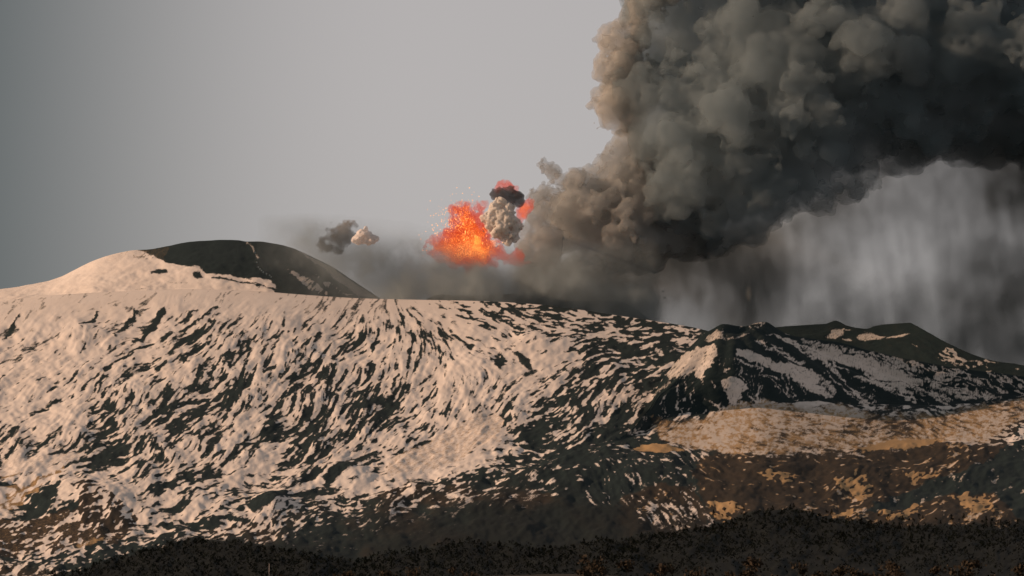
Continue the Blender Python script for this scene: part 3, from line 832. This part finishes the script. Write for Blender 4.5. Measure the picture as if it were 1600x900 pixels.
LOW = [(400, 375, 0), (420, 372, .15), (450, 370, .6), (480, 380, 1.1), (500, 360, .6), (535, 358, .35), (560, 365, .4), (520, 398, 1.3), (560, 398, 1.3), (600, 388, 1.1), (600, 360, .05), (560, 345, 0), (640, 388, 1.1), (650, 362, 0), (690, 362, 0), (680, 412, 1.9), (670, 398, 1.5),
       (620, 430, 1.9), (560, 430, 1.5), (520, 430, 1.0), (700, 440, 2.6), (740, 425, 2.2), (740, 400, .25), (720, 390, 0), (780, 400, .4), (770, 370, 0), (760, 445, 3), (820, 440, 3), (820, 412, .9), (820, 380, 0), (900, 450, 3.4), (880, 412, 1.0), (950, 418, 1.0),
       (1000, 405, .6), (1000, 370, 0), (900, 370, 0), (960, 480, 3.4), (850, 360, 0), (480, 440, .3), (440, 400, .3), (420, 440, 0), (600, 480, 2), (750, 490, 3), (900, 500, 3), (1000, 500, 2.4)]
tag(smoke_sheet("drifting_smoke", LOW, (390, 1040, 330, 520), 13800, M_LOW, 0.006, 31, sx=34, sy=20, lumps=.3, step=2.5),
    "low grey smoke drifting behind the snow crest under the lava fountain", "smoke")


def puff(name, balls, levels, voxel, mat, depth, seed, turb=3, parent=None, tsize=6):
    v, f, sh = billows(balls, voxel, levels, seed, depth, turb, tsize)
    return mesh_from(name, v, f, mat, parent)


M_CREAM = smoke_material("cream_steam", (0.80, 0.73, 0.67), (0.90, 0.86, 0.80), 0.05, 0.5)
tag(puff("steam_puff", [(782, 318, 9, 0), (774, 326, 10, 0), (795, 326, 8, -2), (770, 338, 11, 0), (790, 338, 13, -3), (764, 345, 8, 0), (800, 350, 12, -3), (809, 353, 9, 0), (785, 357, 13, -4), (800, 367, 10, -3),
                        (794, 374, 9, 0), (780, 365, 10, 0), (770, 352, 10, 0), (758, 342, 6, 0)], ((30, .3, .5, .85), (10, .3, .5, .9)), 3.0, M_CREAM, 14000, 41),
    "cream cauliflower puff of steam in the middle of the lava fountain", "steam puff")
M_BURST = smoke_material("black_ash", (0.055, 0.05, 0.05), (0.22, 0.20, 0.20), 0.05, 0.3)
tag(puff("ash_burst", [(775, 304, 8, 0), (785, 301, 9, 0), (797, 302, 9, 0), (808, 307, 9, 0), (811, 316, 7, 0), (800, 312, 9, 0), (789, 309, 9, 0)], ((24, .3, .5, .85), (8, .3, .5, .9)), 3.0, M_BURST, 14040, 42),
    "small black ash burst on top of the cream steam puff", "ash burst")
M_WHITE = smoke_material("white_steam", (0.86, 0.78, 0.75), (0.93, 0.9, 0.88), 0.06, 0.5)
tag(puff("steam_puff", [(575, 371, 9, 0), (566, 367, 8, 0), (582, 374, 6, 0), (571, 361, 5, 0), (560, 374, 8, 0), (589, 373, 4, 0)], ((26, .3, .55, .85), (8, .3, .5, .9)), 3.0, M_WHITE, 13600, 43, 1.5),
    "small pinkish white steam puff beside the brown smoke, left of the fountain", "steam puff")
M_BROWN = smoke_material("brown_smoke", (0.10, 0.09, 0.07), (0.42, 0.38, 0.33), 0.032, 0.06)
tag(puff("ash_burst", [(535, 362, 9, 0), (545, 355, 8, 0), (525, 368, 9, 0), (541, 371, 9, 0), (548, 364, 7, 0), (515, 375, 8, 0), (530, 378, 9, 0), (548, 348, 4, 0), (505, 380, 7, 0), (538, 352, 7, 0), (520, 360, 7, 0), (552, 372, 6, 0), (512, 386, 8, 0), (530, 386, 8, 0), (528, 354, 5, 0)], ((26, .3, .6, .95), (9, .3, .6, .95)), 3.5, M_BROWN, 13800, 44, 6, tsize=4),
    "ragged brown ash puff rising right of the summit dome", "ash burst")


# ------------------------------------------------------------------ lava fountain
def glow(name, col, strength, dens=0.0, abs_col=(0.2, 0.05, 0.02)):
    m, t, N, L = material(name)
    o = N("ShaderNodeOutputMaterial"); v = N("ShaderNodeVolumePrincipled")
    v.inputs["Color"].default_value = (*abs_col, 1); v.inputs["Density"].default_value = dens
    v.inputs["Emission Color"].default_value = (*col, 1); v.inputs["Emission Strength"].default_value = strength
    L(v.outputs[0], o.inputs["Volume"])
    e = N("ShaderNodeEmission"); e.inputs[0].default_value = (*col, 1); e.inputs[1].default_value = strength * 20
    tr = N("ShaderNodeBsdfTransparent"); mx = N("ShaderNodeMixShader"); mx.inputs[0].default_value = 0.012
    L(tr.outputs[0], mx.inputs[1]); L(e.outputs[0], mx.inputs[2]); L(mx.outputs[0], o.inputs["Surface"])
    return m


fire = bpy.data.objects.new("lava_fountain", None)
fire.location = at(738, 412, 14080)
C.objects.link(fire)
tag(fire, "glowing orange lava fountain spraying from the dark crater", "lava fountain")


def fire_part(name, balls, levels, mat, seed, turb, voxel=3.0, depth=14080, tsize=5):
    o = puff(name, balls, levels, voxel, mat, depth, seed, turb, fire, tsize)
    o.matrix_parent_inverse = fire.matrix_world.inverted() if False else o.matrix_parent_inverse
    o.location = -Vector(fire.location)
    return o


FL = ((30, .3, .6, .95), (10, .35, .6, .95))
fire_part("red_glow", [(672, 388, 7, 0), (690, 386, 14, 0), (712, 384, 22, 0), (735, 384, 25, 0), (752, 392, 20, 0), (768, 388, 13, 0), (778, 378, 6, 0), (738, 362, 18, 0), (728, 346, 16, 0), (722, 333, 13, 0), (718, 322, 7, 0),
                       (740, 336, 12, 0), (752, 327, 9, 0), (758, 323, 6, 0), (735, 405, 16, 0), (715, 403, 14, 0), (785, 399, 8, 0), (800, 402, 9, 0), (815, 405, 8, 0), (828, 408, 5, 0),
                       (816, 336, 7, 0), (820, 327, 8, 0), (825, 318, 6, 0), (829, 312, 4, 0), (812, 345, 6, 0), (790, 294, 9, 0), (798, 296, 7, 0), (782, 295, 6, 0)], FL, glow("red_glow", (1.0, 0.085, 0.025), 0.0125, 0.024), 51, 9, 4.0)
fire_part("orange_flame", [(694, 388, 8, 0), (710, 388, 15, 0), (730, 388, 20, 0), (748, 392, 18, 0), (762, 390, 9, 0), (772, 382, 5, 0), (777, 376, 3, 0), (740, 368, 14, 0), (734, 352, 10, 0), (728, 338, 7, 0), (727, 328, 4, 0),
                           (818, 334, 5, 0), (820, 325, 5, 0), (745, 356, 6, 0)], FL, glow("orange_flame", (1.0, 0.21, 0.012), 0.026, 0.018), 52, 8)
fire_part("yellow_core", [(722, 392, 8, 0), (736, 390, 11, 0), (745, 393, 8, 0), (742, 378, 7, 0), (738, 366, 4, 0)], FL, glow("yellow_core", (1.0, 0.60, 0.14), 0.060, 0.01), 53, 6)


def shards(n, pts, sizes, name, mat):
    """Many small glowing clots of lava, one octahedron each."""
    o8 = np.array([(1, 0, 0), (-1, 0, 0), (0, 1, 0), (0, -1, 0), (0, 0, 1), (0, 0, -1)], float)
    f8 = np.array([(0, 2, 4), (2, 1, 4), (1, 3, 4), (3, 0, 4), (2, 0, 5), (1, 2, 5), (3, 1, 5), (0, 3, 5)])
    v = pts[:, None] + o8[None] * sizes[:, None, None] * RNG.uniform(.6, 1.4, (n, 6, 1))
    f = f8[None] + (np.arange(n) * 6)[:, None, None]
    o = mesh_from(name, v.reshape(-1, 3) - np.array(fire.location), f.reshape(-1, 3), mat, fire, smooth=False)
    o["kind"] = "stuff"
    return o


def emit(name, col, s):
    m, t, N, L = material(name)
    o = N("ShaderNodeOutputMaterial"); e = N("ShaderNodeEmission")
    e.inputs[0].default_value = (*col, 1); e.inputs[1].default_value = s
    L(e.outputs[0], o.inputs["Surface"])
    return m


def jets(n, jet_list):
    """Ballistic spray: (x0, y0, angle deg, spread deg, reach px)."""
    out_ = []
    for x0, y0, a, sp, reach, share in jet_list:
        k = int(n * share)
        th = np.radians(RNG.normal(a, sp, k)); r = reach * RNG.beta(1.3, 1.7, k)
        x = x0 + np.cos(th) * r + RNG.normal(0, 2.5, k); y = y0 - np.sin(th) * r + 0.0016 * r * r * np.abs(np.cos(th)) + RNG.normal(0, 2.5, k)
        out_.append(np.stack([x, y, RNG.normal(0, 10, k)], 1))
    return np.concatenate(out_)


J = jets(1700, [(736, 402, 103, 8, 96, .45), (738, 402, 125, 14, 70, .25), (738, 402, 158, 9, 74, .25), (750, 402, 45, 14, 36, .1)])
shards(len(J), at(J[:, 0], J[:, 1], 14040 + J[:, 2] * 2.4), RNG.uniform(.5, 1.5, len(J)), "lava_spatter", emit("hot_lava", (1.0, 0.30, 0.06), 1.6))
J = jets(420, [(736, 402, 108, 16, 118, .5), (738, 402, 140, 22, 104, .35), (745, 402, 60, 20, 80, .15)])
shards(len(J), at(J[:, 0], J[:, 1], 14030 + J[:, 2] * 2.4), RNG.uniform(.7, 1.9, len(J)), "lava_bombs", emit("bright_lava", (1.0, 0.38, 0.10), 2.2))
J = jets(600, [(738, 402, 104, 12, 96, .5), (738, 402, 140, 20, 84, .5)])
shards(len(J), at(J[:, 0], J[:, 1], 14040 + J[:, 2] * 2.4), RNG.uniform(.6, 1.5, len(J)), "cooling_spatter", emit("red_lava", (1.0, 0.16, 0.08), 0.9))


# ------------------------------------------------------------------ trees and a mast
def leaf_material(name, a, b):
    m, t, N, L = material(name)
    o = N("ShaderNodeOutputMaterial"); d = N("ShaderNodeBsdfDiffuse"); n = N("ShaderNodeTexNoise"); tc = N("ShaderNodeTexCoord"); mx = N("ShaderNodeMix")
    mx.data_type = 'RGBA'; mx.inputs["A"].default_value = (*a, 1); mx.inputs["B"].default_value = (*b, 1)
    n.inputs["Scale"].default_value = 0.35; n.inputs["Detail"].default_value = 4
    L(tc.outputs["Object"], n.inputs["Vector"]); L(n.outputs["Fac"], mx.inputs["Factor"]); L(mx.outputs["Result"], d.inputs["Color"]); L(d.outputs[0], o.inputs["Surface"])
    return m


LEAF = leaf_material("dark_leaves", (0.004, 0.0055, 0.0048), (0.013, 0.0155, 0.0125))  # shade over the forest belt put into the leaf colour
TWIG = leaf_material("brown_leaves", (0.018, 0.014, 0.011), (0.075, 0.058, 0.042))
BARK = leaf_material("bark", (0.03, 0.024, 0.018), (0.07, 0.055, 0.045))


def crown_mesh(h, w, n, seed, cone=False, leaf=1.0):
    """Leaf clumps spread through a crown's volume, in uneven masses."""
    g = np.random.default_rng(seed)
    masses = g.normal(0, 1, (7, 3)) * np.array([w * .24, w * .24, h * .15]) + np.array([0, 0, h * .62])
    c = masses[g.integers(0, 7, n)] + g.normal(0, 1, (n, 3)) * np.array([w * .13, w * .13, h * .10])
    if cone:
        z = g.beta(1, 1.6, n); a = g.uniform(0, 6.28, n); rr = (1 - z) * w * .5 * g.uniform(.3, 1, n)
        c = np.stack([rr * np.cos(a), rr * np.sin(a), h * (.15 + .85 * z)], 1)
    s = w * leaf * g.uniform(.05, .13, n)
    e1 = g.normal(0, 1, (n, 3)); e1 /= np.linalg.norm(e1, axis=1, keepdims=True)
    e2 = np.cross(e1, g.normal(0, 1, (n, 3))); e2 /= np.linalg.norm(e2, axis=1, keepdims=True)
    e1 *= s[:, None]; e2 *= s[:, None] * .7
    v = np.stack([c - e1, c - e2, c + e1 * 1.1, c + e2], 1).reshape(-1, 3)
    return v, np.arange(n * 4).reshape(n, 4)


def trunk_mesh(h, r, seed):
    """Tapered trunk with three limbs."""
    g = np.random.default_rng(seed)
    vs, fs = [], []

    def limb(p0, p1, r0, r1):
        k = sum(len(x) for x in vs)
        d = (p1 - p0) / np.linalg.norm(p1 - p0); a = np.cross(d, (.3, .9, .1)); a /= np.linalg.norm(a); b = np.cross(d, a)
        th = np.arange(6) / 6 * 6.283
        ring = np.cos(th)[:, None] * a + np.sin(th)[:, None] * b
        vs.append(np.concatenate([p0 + ring * r0, p1 + ring * r1]))
        fs.extend([(k + i, k + (i + 1) % 6, k + 6 + (i + 1) % 6, k + 6 + i) for i in range(6)])
    fork = np.array([g.normal(0, r), g.normal(0, r), h * .45])
    limb(np.array([0, 0, -1.0]), fork, r, r * .6)
    for q in range(3):
        a = q * 2.1 + g.uniform(0, 1)
        limb(fork, fork + np.array([math.cos(a) * h * .18, math.sin(a) * h * .18, h * g.uniform(.2, .4)]), r * .5, r * .15)
    return np.concatenate(vs), np.array(fs)


def make_tree(h, w, n, seed, mat, cone=False):
    t = bpy.data.objects.new("tree", None); C.objects.link(t)
    mesh_from("trunk", *trunk_mesh(h, h * .025, seed), BARK, t)
    mesh_from("crown", *crown_mesh(h, w, n, seed, cone), mat, t, smooth=False)
    return t


def copy_tree(src, loc, rot, scale):
    t = src.copy(); C.objects.link(t)
    for ch in src.children:
        c = ch.copy(); C.objects.link(c); c.parent = t
    t.location, t.rotation_euler, t.scale = loc, (0, 0, rot), (scale,) * 3
    return t


class Planter:
    def __init__(self, protos):
        self.protos, self.fresh = protos, list(protos)

    def __call__(self, loc, label, group=None, scale=1.0):
        src = random.choice(self.protos)
        rot = random.uniform(0, 6.28)
        if src in self.fresh:
            self.fresh.remove(src); t = src
            t.location, t.rotation_euler, t.scale = loc, (0, 0, rot), (scale,) * 3
        else:
            t = copy_tree(src, loc, rot, scale)
        return tag(t, label, "tree", group)


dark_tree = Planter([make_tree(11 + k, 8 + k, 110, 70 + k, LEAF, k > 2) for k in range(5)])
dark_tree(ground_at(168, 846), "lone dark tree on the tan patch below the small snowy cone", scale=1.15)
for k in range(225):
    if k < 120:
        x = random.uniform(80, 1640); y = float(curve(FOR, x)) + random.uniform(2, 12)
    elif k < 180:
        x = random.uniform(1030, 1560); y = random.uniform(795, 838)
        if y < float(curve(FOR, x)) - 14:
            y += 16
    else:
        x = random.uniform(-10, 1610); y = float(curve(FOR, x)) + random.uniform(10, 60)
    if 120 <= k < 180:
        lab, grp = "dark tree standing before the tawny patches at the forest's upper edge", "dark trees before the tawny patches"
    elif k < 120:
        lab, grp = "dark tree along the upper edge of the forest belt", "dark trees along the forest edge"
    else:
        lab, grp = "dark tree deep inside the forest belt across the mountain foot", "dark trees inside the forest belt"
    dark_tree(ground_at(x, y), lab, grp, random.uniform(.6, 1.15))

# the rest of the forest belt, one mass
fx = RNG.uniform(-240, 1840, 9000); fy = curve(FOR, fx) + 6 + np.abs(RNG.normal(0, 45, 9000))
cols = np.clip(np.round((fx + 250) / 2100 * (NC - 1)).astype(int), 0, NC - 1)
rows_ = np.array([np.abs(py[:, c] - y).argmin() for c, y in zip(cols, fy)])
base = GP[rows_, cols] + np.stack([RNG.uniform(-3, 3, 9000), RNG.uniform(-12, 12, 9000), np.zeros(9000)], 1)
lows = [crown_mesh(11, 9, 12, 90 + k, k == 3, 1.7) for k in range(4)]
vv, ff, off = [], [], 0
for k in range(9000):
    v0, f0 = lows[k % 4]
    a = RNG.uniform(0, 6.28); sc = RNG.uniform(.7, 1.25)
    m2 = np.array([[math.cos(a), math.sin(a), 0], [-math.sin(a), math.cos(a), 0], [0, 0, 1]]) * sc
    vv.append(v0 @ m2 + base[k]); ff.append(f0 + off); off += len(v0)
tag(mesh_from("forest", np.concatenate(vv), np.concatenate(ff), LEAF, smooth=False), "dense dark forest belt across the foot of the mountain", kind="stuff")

# near rise under the bottom edge with brown tree tops
rx, ry = np.meshgrid(np.linspace(-300, 1900, 90), np.linspace(0, 1, 14))
top_y = 903 + 4 * np.sin(rx / 190.0)
rp = at(rx, 1000 + (top_y - 1000) * ry, 3300 + 700 * ry)
rp[..., 2] += noise2(14, 90, 6, 8, 3, .5, 77) * 1.2
bk = rp[-1:].copy(); bk[..., 1] += 400; bk[..., 2] -= 60
rp = np.concatenate([rp, bk])
zz = np.zeros(rp.shape[:2])
tag(mesh_from("foreground_rise", rp, grid_faces(*rp.shape[:2]), GROUND, attrs={"snow": zz, "grass": zz + .2, "brown": zz + 1, "dirt": zz}), "low brown rise under the bottom edge of the view", kind="structure")
brown_tree = Planter([make_tree(13 + k, 13 + k, 170, 80 + k, TWIG) for k in range(4)])
for k in range(64):
    x = random.uniform(900, 1620) if k < 48 else random.uniform(400, 900)
    j = int(np.abs(np.linspace(-300, 1900, 90) - x).argmin())
    p_ = Vector(rp[random.randint(8, 13), j]) + Vector((random.uniform(-8, 8), 0, -.5))
    brown_tree(p_, "brown leafless tree top along the bottom edge below the dark forest", "brown trees along the bottom edge", random.uniform(1.0, 1.5) if k < 48 else random.uniform(.7, 1.0))

mast = bpy.data.objects.new("mast", None); C.objects.link(mast)
tag(mast, "thin pale pole standing up from the dark forest at the bottom edge", "mast")
mp = ground_at(420, 905); mast.location = mp
mm, t_, N_, L_ = material("pale_metal")
o_ = N_("ShaderNodeOutputMaterial"); d_ = N_("ShaderNodeBsdfPrincipled"); d_.inputs["Base Color"].default_value = (.5, .40, .35, 1); d_.inputs["Roughness"].default_value = .5
L_(d_.outputs[0], o_.inputs[0])


def turned(name, prof, parent, mat, n=10):
    th = np.arange(n) / n * 6.2832
    v = np.array([[r_ * math.cos(a), r_ * math.sin(a), z] for z, r_ in prof for a in th])
    f = [(i * n + k, i * n + (k + 1) % n, (i + 1) * n + (k + 1) % n, (i + 1) * n + k) for i in range(len(prof) - 1) for k in range(n)]
    return mesh_from(name, v, np.array(f), mat, parent)


turned("pole", [(0, .55), (8, .48), (16, .42), (23, .36)], mast, mm)
turned("base_plate", [(-1, .01), (-1, 1.2), (.4, 1.2), (.5, .6)], mast, mm)
turned("cap", [(23.01, .37), (23.3, .5), (23.7, .5), (24, .05)], mast, mm)
